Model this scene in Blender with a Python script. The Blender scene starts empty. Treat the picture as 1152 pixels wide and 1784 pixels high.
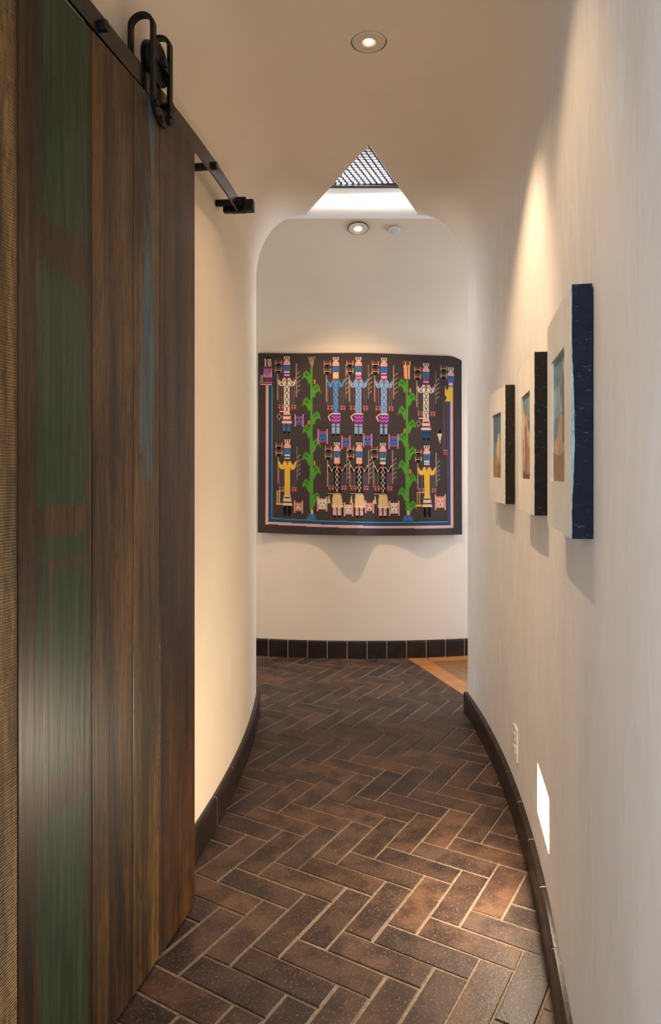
import bpy, bmesh, math, random
import numpy as np
from mathutils import Vector, Matrix
from mathutils.geometry import tessellate_polygon
random.seed(7)
S = bpy.context.scene
C = S.collection

# ------------------------------------------------------------------ camera, world, exposure
cam_d = bpy.data.cameras.new('camera')
cam = bpy.data.objects.new('camera', cam_d); C.objects.link(cam)
cam.location = (0, 0, 1.25); cam.rotation_euler = (math.radians(90), 0, 0)
cam_d.sensor_fit = 'HORIZONTAL'; cam_d.sensor_width = 36; cam_d.lens = 36 * 1200 / 1152
cam_d.shift_y = -(892 - 825) / 1152; cam_d.clip_start = 0.02
S.camera = cam
S.view_settings.view_transform = 'Standard'; S.view_settings.look = 'None'
S.view_settings.gamma = 1; S.view_settings.use_curve_mapping = False
S.view_settings.exposure = 0.72
W = bpy.data.worlds.new('World'); S.world = W; W.use_nodes = True
W.node_tree.nodes['Background'].inputs[0].default_value = (.55, .68, .9, 1)
W.node_tree.nodes['Background'].inputs[1].default_value = .3

WARM = (1.0, .69, .43)
COOL = (.78, .88, 1.0)
P_CAN_A, P_CAN_B, P_SPILL, P_CAN_FAR, P_FAR_SPILL, P_FAR_LEFT = 42, 17, 20, 52, 4, 46
P_FILL_NEAR, P_WIN_RIGHT, P_WIN_LEFT, P_SKY, P_STEP = 31, 22, 2, 12, 11.5

def area(name, loc, direction, sx, sy, power, color, spread=180):
    d = bpy.data.lights.new(name, 'AREA'); d.shape = 'RECTANGLE'; d.size = sx; d.size_y = sy
    d.energy = power; d.color = color; d.spread = math.radians(spread)
    o = bpy.data.objects.new(name, d); C.objects.link(o); o.location = loc
    o.rotation_euler = Vector(direction).to_track_quat('-Z', 'Y').to_euler()
    return o
def spot(name, loc, target, power, size, blend, color=WARM, radius=.018):
    d = bpy.data.lights.new(name, 'SPOT'); d.energy = power; d.color = color
    d.spot_size = math.radians(size); d.spot_blend = blend; d.shadow_soft_size = radius
    o = bpy.data.objects.new(name, d); C.objects.link(o); o.location = loc
    o.rotation_euler = (Vector(target) - Vector(loc)).to_track_quat('-Z', 'Y').to_euler()
    return o
area('fill_window_near', (-.98, -.75, 1.27), (1, .35, 0), 1.3, .85, P_FILL_NEAR, COOL)  # cool fill for the near right wall, through an added unseen window
area('daylight_window_right', (2.72, 4.2, 1.3), (-1, 0, -.05), .8, 1.6, P_WIN_RIGHT, (.5, .68, 1))
area('daylight_window_left', (-2.32, 4.25, 1.3), (1, 0, -.05), .7, 1.6, P_WIN_LEFT, COOL)

# ------------------------------------------------------------------ materials
def srgb(r, g, b):
    f = lambda v: (v / 255 / 12.92) if v <= 10.3 else ((v / 255 + .055) / 1.055) ** 2.4
    return (f(r), f(g), f(b), 1)
class NT:
    def __init__(s, name):
        s.m = bpy.data.materials.new(name); s.m.use_nodes = True
        s.t = s.m.node_tree; s.b = s.t.nodes['Principled BSDF']; s.tc = None
    def n(s, typ, **kw):
        nd = s.t.nodes.new(typ)
        for k, v in kw.items(): setattr(nd, k, v)
        return nd
    def link(s, a, b): s.t.links.new(a, b)
    def put(s, inp, v):
        if hasattr(v, 'is_output') or isinstance(v, bpy.types.NodeSocket): s.link(v, inp)
        else: inp.default_value = v
    def co(s, scale=(1, 1, 1), loc=(0, 0, 0), kind='Object'):
        if s.tc is None: s.tc = s.n('ShaderNodeTexCoord')
        mp = s.n('ShaderNodeMapping'); mp.inputs['Scale'].default_value = scale; mp.inputs['Location'].default_value = loc
        s.link(s.tc.outputs[kind], mp.inputs['Vector']); return mp.outputs[0]
    def noise(s, scale, detail=4, rough=.55, vec=None, dist=0):
        nd = s.n('ShaderNodeTexNoise'); nd.inputs['Scale'].default_value = scale; nd.inputs['Detail'].default_value = detail
        nd.inputs['Roughness'].default_value = rough; nd.inputs['Distortion'].default_value = dist
        if vec is not None: s.link(vec, nd.inputs['Vector'])
        return nd.outputs['Fac']
    def ramp(s, fac, *stops):
        nd = s.n('ShaderNodeValToRGB'); e = nd.color_ramp.elements
        while len(e) < len(stops): e.new(.5)
        for el, (p, c) in zip(e, stops):
            el.position = p; el.color = c if len(c) == 4 else (*c, 1)
        s.link(fac, nd.inputs[0]); return nd.outputs[0]
    def step(s, fac, a, b):
        nd = s.n('ShaderNodeMapRange'); nd.interpolation_type = 'SMOOTHSTEP'
        nd.inputs[1].default_value = a; nd.inputs[2].default_value = b
        s.link(fac, nd.inputs[0]); return nd.outputs[0]
    def mix(s, fac, a, b, mode='MIX'):
        nd = s.n('ShaderNodeMix', data_type='RGBA', blend_type=mode)
        s.put(nd.inputs[0], fac); s.put(nd.inputs[6], a); s.put(nd.inputs[7], b); return nd.outputs[2]
    def math(s, op, a, b=0.0):
        nd = s.n('ShaderNodeMath', operation=op); s.put(nd.inputs[0], a); s.put(nd.inputs[1], b); return nd.outputs[0]
    def sep(s, v):
        nd = s.n('ShaderNodeSeparateXYZ'); s.link(v, nd.inputs[0]); return nd.outputs
    def attr(s, name):
        nd = s.n('ShaderNodeAttribute'); nd.attribute_name = name; return nd.outputs['Color']
    def bump(s, h, strength=.3, dist=.01):
        nd = s.n('ShaderNodeBump'); nd.inputs['Strength'].default_value = strength; nd.inputs['Distance'].default_value = dist
        s.link(h, nd.inputs['Height']); s.link(nd.outputs[0], s.b.inputs['Normal'])
    def set(s, color=None, rough=None, metal=None, spec=None, emit=None, estr=None):
        if color is not None: s.put(s.b.inputs['Base Color'], color)
        if rough is not None: s.put(s.b.inputs['Roughness'], rough)
        if metal is not None: s.put(s.b.inputs['Metallic'], metal)
        if spec is not None: s.put(s.b.inputs['Specular IOR Level'], spec)
        if emit is not None: s.put(s.b.inputs['Emission Color'], emit); s.b.inputs['Emission Strength'].default_value = estr
        return s.m

def plaster(name, base, var=.05, bump=.12, streak=False):
    t = NT(name)
    n1 = t.noise(2.2, 5, .6, t.co((1, 1, .35) if streak else (1, 1, 1)))
    n2 = t.noise(34, 4, .6, t.co())
    a = tuple(c * (1 - var) for c in base[:3]); b = tuple(min(1, c * (1 + var)) for c in base[:3])
    col = t.ramp(n1, (.3, a), (.7, b))
    if streak:
        n3 = t.noise(5, 6, .7, t.co((1, 1.7, .6), (3, 1, 2)), 1.8)
        cool = (base[0] * 1.05, base[1] * 1.09, base[2] * 1.16, 1)
        col = t.mix(t.step(n3, .45, .68), col, cool)
        n4 = t.noise(7, 6, .75, t.co((1, 2.4, .4), (7, 2, 1)), 1.5)
        col = t.mix(t.math('MULTIPLY', t.step(n4, .56, .72), .55), col, tuple(c * .84 for c in base[:3]) + (1,))
    h = t.math('ADD', t.noise(7, 4, .6, t.co()), t.math('MULTIPLY', n2, .25))
    t.bump(h, bump, .012)
    return t.set(col, .62, spec=.3)
M = {}
M['plaster'] = plaster('plaster_beige', (.68, .585, .455))
M['plaster_back'] = plaster('plaster_pale_beige', (.66, .56, .455), .03)
M['plaster_right'] = plaster('plaster_trowelled', (.70, .67, .635), .07, .2, True)
t = NT('plaster_light_blend')                     # right cove colour carries the shift from cool wall light to warm ceiling light
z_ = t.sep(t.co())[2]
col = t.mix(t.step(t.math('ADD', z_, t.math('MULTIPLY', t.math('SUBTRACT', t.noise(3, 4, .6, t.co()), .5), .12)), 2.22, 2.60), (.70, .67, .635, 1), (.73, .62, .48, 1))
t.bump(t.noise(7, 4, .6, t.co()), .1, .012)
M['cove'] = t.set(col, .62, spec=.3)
M['ceil'] = plaster('plaster_ceiling', (.73, .62, .48), .03, .06)
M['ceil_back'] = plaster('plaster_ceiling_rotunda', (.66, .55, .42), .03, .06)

def simple(name, col, rough=.5, metal=0, spec=.5, nscale=0, nvar=.15, bump=0):
    t = NT(name)
    if nscale:
        n = t.noise(nscale, 4, .6, t.co())
        c = t.ramp(n, (.3, tuple(x * (1 - nvar) for x in col[:3])), (.7, tuple(min(1, x * (1 + nvar)) for x in col[:3])))
        if bump: t.bump(n, bump, .003)
    else: c = (*col[:3], 1)
    return t.set(c, rough, metal, spec)
def emitter(name, col, strength):
    t = NT(name); return t.set((.8, .8, .8, 1), .6, emit=(*col, 1), estr=strength)
M['iron'] = simple('black_iron', (.012, .011, .011), .42, .6, .5, 60, .3, .05)
M['track_steel'] = simple('blackened_steel', (.062, .058, .056), .26, .95, .5, 40, .2, .02)
M['white_plastic'] = simple('ivory_plastic', (.72, .68, .6), .35)
M['grey_plastic'] = simple('pale_grey_plastic', (.55, .55, .56), .4)
M['slot'] = simple('dark_slot', (.02, .02, .02), .5)
M['trim_white'] = simple('painted_trim', (.72, .66, .57), .5, nscale=20, nvar=.04)
M['trim_ceiling'] = simple('trim_ceiling_paint', (.62, .53, .41), .5, nscale=20, nvar=.04)
M['reflector'] = simple('satin_reflector', (.8, .76, .7), .25, .6)
M['lamp_warm'] = emitter('lamp_warm', (1, .86, .68), 9)
M['lamp_step'] = emitter('lamp_step', (1, .93, .82), 6)
M['pane'] = emitter('daylit_glazing', (.86, .93, 1), 4)
M['skypane'] = emitter('skylight_glazing', (1, .965, 1), 7)
M['grille'] = simple('grille_bars', (.06, .055, .07), .5, .2)
M['grille_edge'] = simple('grille_frame_black', (.01, .01, .01), .6)

# brick floor
t = NT('clay_pavers')
base = t.attr('brick')
n1 = t.noise(9, 6, .65, t.co()); n2 = t.noise(42, 5, .7, t.co(loc=(3, 1, 0))); n3 = t.noise(150, 3, .6, t.co(loc=(1, 5, 0)))
col = t.mix(t.step(n1, .38, .62), t.mix(1, base, (.5, .46, .46, 1), 'MULTIPLY'), t.mix(1, base, (1.3, 1.18, 1.02, 1), 'MULTIPLY'))
col = t.mix(t.math('MULTIPLY', t.step(n2, .55, .75), .55), col, t.mix(1, base, (1.7, 1.45, 1.2, 1), 'MULTIPLY'))
col = t.mix(t.math('MULTIPLY', t.step(n3, .58, .68), .75), col, (.33, .19, .10, 1))
col = t.mix(t.math('MULTIPLY', t.step(t.noise(110, 3, .6, t.co(loc=(9, 2, 0))), .63, .72), .7), col, (.02, .014, .012, 1))
t.bump(t.math('ADD', n2, t.math('MULTIPLY', n3, .6)), .35, .004)
M['brick'] = t.set(t.mix(1, col, (.56, .565, .58, 1), 'MULTIPLY'), t.math('ADD', t.math('MULTIPLY', n1, .35), .36), spec=.36)
t = NT('sanded_grout')
n1 = t.noise(90, 4, .7, t.co())
t.bump(n1, .4, .003)
M['grout'] = t.set(t.ramp(n1, (.3, (.12, .09, .06)), (.7, (.24, .185, .13))), .85, spec=.2)
# base tiles
t = NT('dark_glazed_tile')
n1 = t.noise(14, 5, .6, t.co()); n2 = t.noise(60, 4, .7, t.co())
c = t.ramp(n1, (.3, (.007, .0045, .0035)), (.75, (.026, .016, .012)))
c = t.mix(t.math('MULTIPLY', t.step(n2, .62, .75), .5), c, (.06, .038, .026, 1))
t.bump(n2, .25, .003)
M['tile'] = t.set(c, .34, spec=.3)
M['tile_grout'] = simple('tile_grout', (.34, .28, .22), .85, spec=.2, nscale=80)
# wood floor
def woodmat(name, c1, c2, scale, axis='x', rough=.25):
    t = NT(name)
    sc = (1.2, 14, 14) if axis == 'x' else (14, 1.2, 14)
    n = t.noise(scale, 6, .6, t.co(sc), .6)
    t.bump(n, .05, .002)
    return t.set(t.ramp(n, (.3, c1), (.7, c2)), rough, spec=.6)
M['wood_border'] = woodmat('honey_oak', (.30, .11, .03), (.50, .22, .065), 2.2)
M['wood_field'] = woodmat('brown_oak', (.17, .08, .03), (.3, .15, .06), 2.2)

# ------------------------------------------------------------------ mesh helpers
def link_mesh(name, verts, faces, mats, parent=None, midx=None, smooth=False, loc=None, rot=None):
    me = bpy.data.meshes.new(name); me.from_pydata([tuple(v) for v in verts], [], faces)
    for m in (mats if isinstance(mats, (list, tuple)) else [mats]): me.materials.append(m)
    if midx: me.polygons.foreach_set('material_index', midx)
    if smooth: me.polygons.foreach_set('use_smooth', [True] * len(me.polygons))
    me.update()
    o = bpy.data.objects.new(name, me); C.objects.link(o)
    if parent: o.parent = parent
    if loc is not None: o.location = loc
    if rot is not None: o.rotation_euler = rot
    return o
class MB:
    def __init__(s): s.v = []; s.f = []; s.mi = []
    def add(s, v, f, mi=0, M4=None):
        o = len(s.v)
        s.v += [tuple(M4 @ Vector(p)) if M4 else tuple(p) for p in v]
        s.f += [tuple(i + o for i in q) for q in f]; s.mi += [mi] * len(f)
    def box(s, a, b, mi=0, bev=0, M4=None):
        bm = bmesh.new(); bmesh.ops.create_cube(bm, size=1)
        for v in bm.verts:
            v.co = Vector([(a[i] + b[i]) / 2 + v.co[i] * (b[i] - a[i]) for i in range(3)])
        if bev: bmesh.ops.bevel(bm, geom=bm.edges[:], offset=bev, segments=2, profile=.6, affect='EDGES')
        s.bm(bm, mi, M4)
    def bm(s, bm, mi=0, M4=None):
        bm.verts.index_update()
        s.add([v.co.copy() for v in bm.verts], [tuple(v.index for v in f.verts) for f in bm.faces], mi, M4); bm.free()
    def cyl(s, p0, p1, r0, r1=None, seg=20, mi=0, cap=True):
        r1 = r0 if r1 is None else r1
        p0 = Vector(p0); p1 = Vector(p1); q = (p1 - p0).to_track_quat('Z', 'Y')
        v = []; f = []
        for p, r in ((p0, r0), (p1, r1)):
            for k in range(seg):
                a = 2 * math.pi * k / seg; v.append(p + q @ Vector((r * math.cos(a), r * math.sin(a), 0)))
        f = [(k, (k + 1) % seg, seg + (k + 1) % seg, seg + k) for k in range(seg)]
        if cap: f += [tuple(reversed(range(seg))), tuple(range(seg, 2 * seg))]
        s.add(v, f, mi)
    def lathe(s, prof, seg=40, mi=0, M4=None):      # prof: (r, z)
        v = []; f = []
        for r, z in prof:
            for k in range(seg):
                a = 2 * math.pi * k / seg; v.append((r * math.cos(a), r * math.sin(a), z))
        for i in range(len(prof) - 1):
            for k in range(seg):
                k2 = (k + 1) % seg; f.append((i * seg + k, i * seg + k2, (i + 1) * seg + k2, (i + 1) * seg + k))
        s.add(v, f, mi, M4)
    def ribbon(s, path, wdir, width, thick, mi=0):  # flat bar swept along path: wdir = width direction
        wdir = Vector(wdir).normalized(); n = len(path); P = [Vector(p) for p in path]; v = []
        for i in range(n):
            tg = (P[min(i + 1, n - 1)] - P[max(i - 1, 0)]).normalized(); nn = tg.cross(wdir).normalized()
            for a, b in ((-1, -1), (1, -1), (1, 1), (-1, 1)):
                v.append(P[i] + wdir * (a * width / 2) + nn * (b * thick / 2))
        f = [(i * 4 + k, i * 4 + (k + 1) % 4, i * 4 + 4 + (k + 1) % 4, i * 4 + 4 + k) for i in range(n - 1) for k in range(4)]
        f += [(3, 2, 1, 0), tuple(4 * (n - 1) + k for k in range(4))]
        s.add(v, f, mi)
    def build(s, name, mats, parent=None, smooth=False, loc=None, rot=None):
        o = link_mesh(name, s.v, s.f, mats, parent, s.mi, False, loc, rot)
        bm = bmesh.new(); bm.from_mesh(o.data); bmesh.ops.recalc_face_normals(bm, faces=bm.faces[:])
        if smooth:
            for f in bm.faces: f.smooth = True
            for e in bm.edges:
                if len(e.link_faces) == 2 and e.calc_face_angle(0) > math.radians(35): e.smooth = False
        bm.to_mesh(o.data); bm.free()
        return o
def tag(o, label=None, cat=None, group=None, kind=None):
    for k, v in (('label', label), ('category', cat), ('group', group), ('kind', kind)):
        if v: o[k] = v
    return o
def empty(name, loc, rz=0, label=None, cat=None, group=None):
    o = bpy.data.objects.new(name, None); C.objects.link(o); o.location = loc; o.rotation_euler = (0, 0, rz)
    o.empty_display_size = .1
    return tag(o, label, cat, group)
def struct(o): o['kind'] = 'structure'; return o

# ------------------------------------------------------------------ plan of the hall (x right, y away from the camera)
def XR(y):                       # plastered right wall
    d = y - 1.72
    return .562 + .2 * d - (.062 * d * d if d > 0 else 0)
def XL(y):                       # plastered left wall
    return -.377 - .074 * (y - 3.2) ** 2 if y > 1.85 else -.5119 - .2 * (1.85 - y)
YA, YB = 3.6, -2.4               # arch end, end behind the camera
ZC, RX, RZ, FS = 2.61, .235, .34, .03     # ceiling height, cove radii
BC, BR = (.226, 8.298), 3.63     # bulging back wall
def YBK(x): return BC[1] - math.sqrt(BR * BR - (x - BC[0]) ** 2)
YS = sorted(set([YB + .3 * k for k in range(14)] + [1.5 + .05 * k for k in range(43)] + [1.85, 2.09, YA]))
YS = [y for y in YS if y <= YA + 1e-6]
clean = []
for y in YS:
    if not clean or y - clean[-1] > .012: clean.append(y)
    elif y in (1.85, 2.09, YA): clean[-1] = y
YS = clean
ST_Y0, ST_Y1, ST_Z0, ST_Z1 = 1.85, 2.09, .226, .375      # step light niche in the right wall
BN = .05
def wall_sheet(name, X, side, mat, holes=()):
    zs = [0, .1, ST_Z0, ST_Z1] + [.6 + .335 * k for k in range(6)] + [ZC - RZ]
    zs = sorted(set(round(z, 4) for z in zs if z <= ZC - RZ + 1e-6))
    rows = [(X(y), y) for y in YS]
    for k in range(1, 7):
        a = math.pi / 2 * k / 6; rows.append((X(YA) + side * BN * (1 - math.cos(a)), YA + BN * math.sin(a)))
    rows.append((X(YA) + side * .25, YA + BN))
    v = [(x, y, z) for (x, y) in rows for z in zs]; n = len(zs); f = []
    for i in range(len(rows) - 1):
        for j in range(n - 1):
            if any(rows[i][1] >= h[0] - 1e-3 and rows[i + 1][1] <= h[1] + 1e-3 and zs[j] >= h[2] - 1e-3 and zs[j + 1] <= h[3] + 1e-3 for h in holes): continue
            q = (i * n + j, (i + 1) * n + j, (i + 1) * n + j + 1, i * n + j + 1)
            f.append(q if side < 0 else q[::-1])
    return struct(link_mesh(name, v, f, mat, smooth=True))
wall_sheet('wall_right', XR, 1, M['plaster_right'], ((ST_Y0, ST_Y1, ST_Z0, ST_Z1),))
wall_sheet('wall_left', XL, -1, M['plaster'], ((-1.2, -.3, .6, 1.94),))

# ceiling: two coves and the flat strip with its triangular opening and the lamp holes
CAN_A, CAN_B = (.121, 2.172), (-.03, 1.40)
APEX = (.159, 2.85)
mb = MB(); NC = 16
for X, side in ((XL, -1), (XR, 1)):
    rows = []
    for k in range(NC + 1):
        a = math.pi / 2 * k / NC
        rows.append([(X(y) - side * RX * (1 - math.cos(a)), y, ZC - RZ + RZ * math.sin(a)) for y in YS])
        nx, nz = side * math.cos(a), math.sin(a)
        x0, z0 = rows[-1][-1][0], rows[-1][-1][2]; nx *= 1 - .85 * math.sin(a); nz *= 1 - .85 * math.sin(a)
        for j in range(1, 7):
            b = math.pi / 2 * j / 6
            rows[-1].append((x0 + nx * BN * (1 - math.cos(b)), YA + BN * math.sin(b), z0 + nz * BN * (1 - math.cos(b))))
        rows[-1].append((x0 + nx * .3, YA + BN, z0 + nz * .3))
    rows.append([(X(y) - side * (RX + FS), y, ZC) for y in YS] + [(X(YA) - side * (RX + FS), YA + BN * math.sin(math.pi / 12 * j), ZC + .15 * BN * (1 - math.cos(math.pi / 12 * j))) for j in range(1, 7)] + [(X(YA) - side * (RX + FS), YA + BN, ZC + .3)])
    m = len(rows[0]); v = [p for r in rows for p in r]
    mb.add(v, [(i * m + j, i * m + j + 1, (i + 1) * m + j + 1, (i + 1) * m + j) for i in range(NC + 1) for j in range(m - 1)])
nc = len(mb.f)
left = [(XL(y) + RX + FS, y) for y in YS]; right = [(XR(y) - RX - FS, y) for y in YS]
outer = [Vector((x, y, 0)) for x, y in left] + [Vector((APEX[0], APEX[1], 0))] + [Vector((x, y, 0)) for x, y in reversed(right)]
HR = .0565
holes = [[Vector((cx + HR * math.cos(2 * math.pi * k / 28), cy + HR * math.sin(2 * math.pi * k / 28), 0)) for k in range(28)] for cx, cy in (CAN_A, CAN_B)]
tris = tessellate_polygon([outer] + holes)
allv = outer + [p for h in holes for p in h]
mb.add([(p.x, p.y, ZC) for p in allv], [tuple(q) for q in tris])
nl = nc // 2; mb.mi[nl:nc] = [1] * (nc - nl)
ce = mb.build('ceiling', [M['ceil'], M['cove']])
ce.data.polygons.foreach_set('use_smooth', [i < nc for i in range(len(ce.data.polygons))])
struct(ce)
TL, TR = (XL(YA) + RX + FS, YA), (XR(YA) - RX - FS, YA)

# skylight shaft over the triangular opening
ZT = 2.98
mb = MB()
tri = [TL, APEX, TR]
for a, b in ((0, 1), (1, 2)):
    p, q = tri[a], tri[b]
    mb.add([(*p, ZC), (*q, ZC), (*q, ZT), (*p, ZT)], [(0, 1, 2, 3)])
prof = []
for k in range(9):                                 # far side of the shaft rolls over into the rotunda ceiling
    a = math.pi / 2 * k / 8; prof.append((YA + .06 * (1 - math.cos(a)), ZC + .05 - .055 * math.sin(a)))
prof = [(YA, ZT)] + prof
xs = (TL[0] - .12, TR[0] + .12)
v = [(x, y, z) for y, z in prof for x in xs]
mb.add(v, [(2 * i, 2 * i + 1, 2 * i + 3, 2 * i + 2) for i in range(len(prof) - 1)])
sh = mb.build('wall_skylight_shaft', simple('shaft_white', (.82, .8, .76), .6), smooth=True); struct(sh)
o = link_mesh('window_skylight', [(*TL, ZT - .03), (*APEX, ZT - .03), (*TR, ZT - .03)], [(0, 1, 2)], M['skypane']); struct(o)
area('skylight_daylight', (.157, 3.32, ZT - .05), (0, .12, -1), .22, .3, P_SKY, (1, .97, .98))

# rotunda beyond the arch
XA, XB = -2.4, 2.8
def cove_pts(x):
    yb = YBK(x); d = yb - YA; P = [(YA + .06, 2.605), (YA + .55 * d, 2.45), (yb, 2.36), (yb, 2.13)]
    out = []
    for k in range(25):
        t_ = k / 24; u = 1 - t_
        out.append(tuple(u**3 * P[0][i] + 3 * u * u * t_ * P[1][i] + 3 * u * t_ * t_ * P[2][i] + t_**3 * P[3][i] for i in (0, 1)))
    return out
xs = [XA + (XB - XA) * k / 52 for k in range(53)]
g = [[(x, y, z) for y, z in cove_pts(x)] for x in xs]; m = 25
v = [p for r in g for p in r]
struct(link_mesh('ceiling_rotunda', v, [(i * m + j, (i + 1) * m + j, (i + 1) * m + j + 1, i * m + j + 1) for i in range(52) for j in range(m - 1)], M['ceil_back'], smooth=True))
zs = [0, .5, 1.0, 1.5, 2.13]
v = [(x, YBK(x), z) for x in xs for z in zs]
struct(link_mesh('wall_back', v, [(i * 5 + j, i * 5 + j + 1, (i + 1) * 5 + j + 1, (i + 1) * 5 + j) for i in range(52) for j in range(4)], M['plaster_back'], smooth=True))
def side_wall(name, wname, x, y0, y1, wy0, wy1, wz0, wz1, sgn):
    ys = [y0, wy0, wy1, y1]; zz = [0, wz0, wz1, 2.7]
    v = [(x, y, z) for y in ys for z in zz]
    f = [(i * 4 + j, i * 4 + 4 + j, i * 4 + 5 + j, i * 4 + j + 1) for i in range(3) for j in range(3) if (i, j) != (1, 1)]
    struct(link_mesh(name, v, f, M['plaster']))
    mb = MB(); w = .05
    for a, b in (((wy0, wz0), (wy0 + w, wz1)), ((wy1 - w, wz0), (wy1, wz1)), ((wy0, wz0), (wy1, wz0 + w)), ((wy0, wz1 - w), (wy1, wz1)), (((wy0 + wy1) / 2 - .015, wz0), ((wy0 + wy1) / 2 + .015, wz1))):
        mb.box((x - .03, a[0], a[1]), (x + .03, b[0], b[1]))
    fr = struct(mb.build(wname, M['trim_white']))
    p = link_mesh('window_pane', [(x + sgn * .02, wy0, wz0), (x + sgn * .02, wy1, wz0), (x + sgn * .02, wy1, wz1), (x + sgn * .02, wy0, wz1)], [(0, 1, 2, 3)], M['pane'], fr)
side_wall('wall_side_right', 'window_1', XB, YA, 5.4, 3.78, 4.62, .45, 2.15, 1)
side_wall('wall_side_left', 'window_2', XA, YA, 5.4, 3.88, 4.62, .45, 2.15, -1)
def arch_face(name, x0, x1):
    struct(link_mesh(name, [(x0, YA + BN + .001, 0), (x1, YA + BN + .001, 0), (x1, YA + BN + .001, 2.7), (x0, YA + BN + .001, 2.7)], [(0, 1, 2, 3)], M['plaster']))
arch_face('wall_arch_left', XA, XL(YA) - .24)
arch_face('wall_arch_right', XR(YA) + .24, XB)
# end of the hall behind the camera
struct(link_mesh('wall_front', [(XL(YB), YB, 0), (XR(YB), YB, 0), (XR(YB), YB, ZC), (XL(YB), YB, ZC)], [(0, 1, 2, 3)], M['plaster']))
mb = MB()                                                    # unseen window added behind the camera to light the near right wall
for a, b, z0, z1 in ((-1.2, -1.15, .6, 1.94), (-.35, -.3, .6, 1.94), (-1.2, -.3, .6, .65), (-1.2, -.3, 1.89, 1.94)):
    q = [(XL(y) + o_, y) for y in (a, b) for o_ in (-.04, .015)]
    mb.add([(x, y, z) for x, y in q for z in (z0, z1)], [(0, 1, 3, 2), (4, 6, 7, 5), (0, 4, 5, 1), (2, 3, 7, 6), (0, 2, 6, 4), (1, 5, 7, 3)])
fr = struct(mb.build('window_added', M['trim_white']))
link_mesh('window_pane', [(XL(-1.2) - .03, -1.2, .6), (XL(-.3) - .03, -.3, .6), (XL(-.3) - .03, -.3, 1.94), (XL(-1.2) - .03, -1.2, 1.94)], [(0, 1, 2, 3)], M['pane'], fr)

# ------------------------------------------------------------------ herringbone brick floor
BW, BT, BO = .089162, .538019, (-.715097, 2.018798)
ea = np.array([math.cos(BT), -math.sin(BT)]); eb = np.array([math.sin(BT), math.cos(BT)])
WL = ((.5346, 4.6154), (.7558, 3.876))                        # brick / timber boundary
wl_d = np.array([WL[1][0] - WL[0][0], WL[1][1] - WL[0][1]]); wl_d /= np.linalg.norm(wl_d)
wl_n = np.array([-wl_d[1], wl_d[0]])                           # points to the timber side?
if wl_n @ (np.array([1.5, 4.3]) - np.array(WL[0])) < 0: wl_n = -wl_n
def clip(poly, p0, n):                                        # keep side where (p-p0).n <= 0
    out = []
    for i in range(len(poly)):
        a, b = poly[i], poly[(i + 1) % len(poly)]; da, db = (a - p0) @ n, (b - p0) @ n
        if da <= 0: out.append(a)
        if da * db < 0: out.append(a + (b - a) * (da / (da - db)))
    return out
def inset(poly, d):
    n = len(poly); out = []
    for i in range(n):
        p0, p1, p2 = poly[i - 1], poly[i], poly[(i + 1) % n]
        e1 = (p1 - p0) / max(1e-6, np.linalg.norm(p1 - p0)); e2 = (p2 - p1) / max(1e-6, np.linalg.norm(p2 - p1))
        n1 = np.array([-e1[1], e1[0]]); n2 = np.array([-e2[1], e2[0]]); b = n1 + n2
        k = d / max(.35, (1 + n1 @ n2))
        out.append(p1 + b * k)
    return out
fv, ff, fm, fc = [], [], [], []
pal = [(82, 63, 54), (76, 59, 52), (86, 66, 55), (91, 69, 56), (95, 72, 57), (78, 61, 55), (73, 58, 54), (96, 72, 57), (86, 68, 59)]
rb = random.Random(11)
nb = 0
for i in range(-40, 50):
    for j in range(-40, 50):
        k = (i - j) % 6
        if k == 0: r = (i, j, i + 3, j + 1)
        elif k == 5: r = (i, j, i + 1, j + 3)
        else: continue
        g_ = .0029 / BW
        r = (r[0] + g_, r[1] + g_, r[2] - g_, r[3] - g_)
        jit = lambda: rb.uniform(-.0012, .0012)
        poly = [np.array(BO) + BW * (a * ea + b * eb) + np.array([jit(), jit()]) for a, b in ((r[0], r[1]), (r[2], r[1]), (r[2], r[3]), (r[0], r[3]))]
        c = sum(poly) / 4
        if c[1] < -.6 or c[1] > 5.2: continue
        if c[1] < 3.7 and not (XL(c[1]) - .16 < c[0] < XR(c[1]) + .16): continue
        if c[0] < -2.3 or c[0] > 1.6: continue
        poly = clip(poly, np.array(WL[0]) - .003 * wl_n, wl_n)
        if len(poly) < 3: continue
        if sum(poly[q][0] * poly[(q + 1) % len(poly)][1] - poly[(q + 1) % len(poly)][0] * poly[q][1] for q in range(len(poly))) < .0006: continue
        n = len(poly); o0 = len(fv); h = rb.uniform(-.0008, .0012)
        p2 = inset(poly, .0022)
        fv += [(p[0], p[1], -.012) for p in poly] + [(p[0], p[1], -.0022 + h) for p in poly] + [(p[0], p[1], h) for p in p2]
        fl = [tuple(o0 + 2 * n + q for q in range(n))]
        for l in (0, 1):
            fl += [(o0 + l * n + q, o0 + l * n + (q + 1) % n, o0 + (l + 1) * n + (q + 1) % n, o0 + (l + 1) * n + q) for q in range(n)]
        ff += fl; fm += [0] * len(fl)
        cc = pal[rb.randrange(len(pal))]; kk = rb.uniform(.88, 1.1); lc = srgb(*[min(255, x * kk) for x in cc])
        fc += [lc] * len(fl); nb += 1
o0 = len(fv)
fv += [(-2.4, -2.5, -.0022), (2.8, -2.5, -.0022), (2.8, 5.5, -.0022), (-2.4, 5.5, -.0022)]
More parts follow.
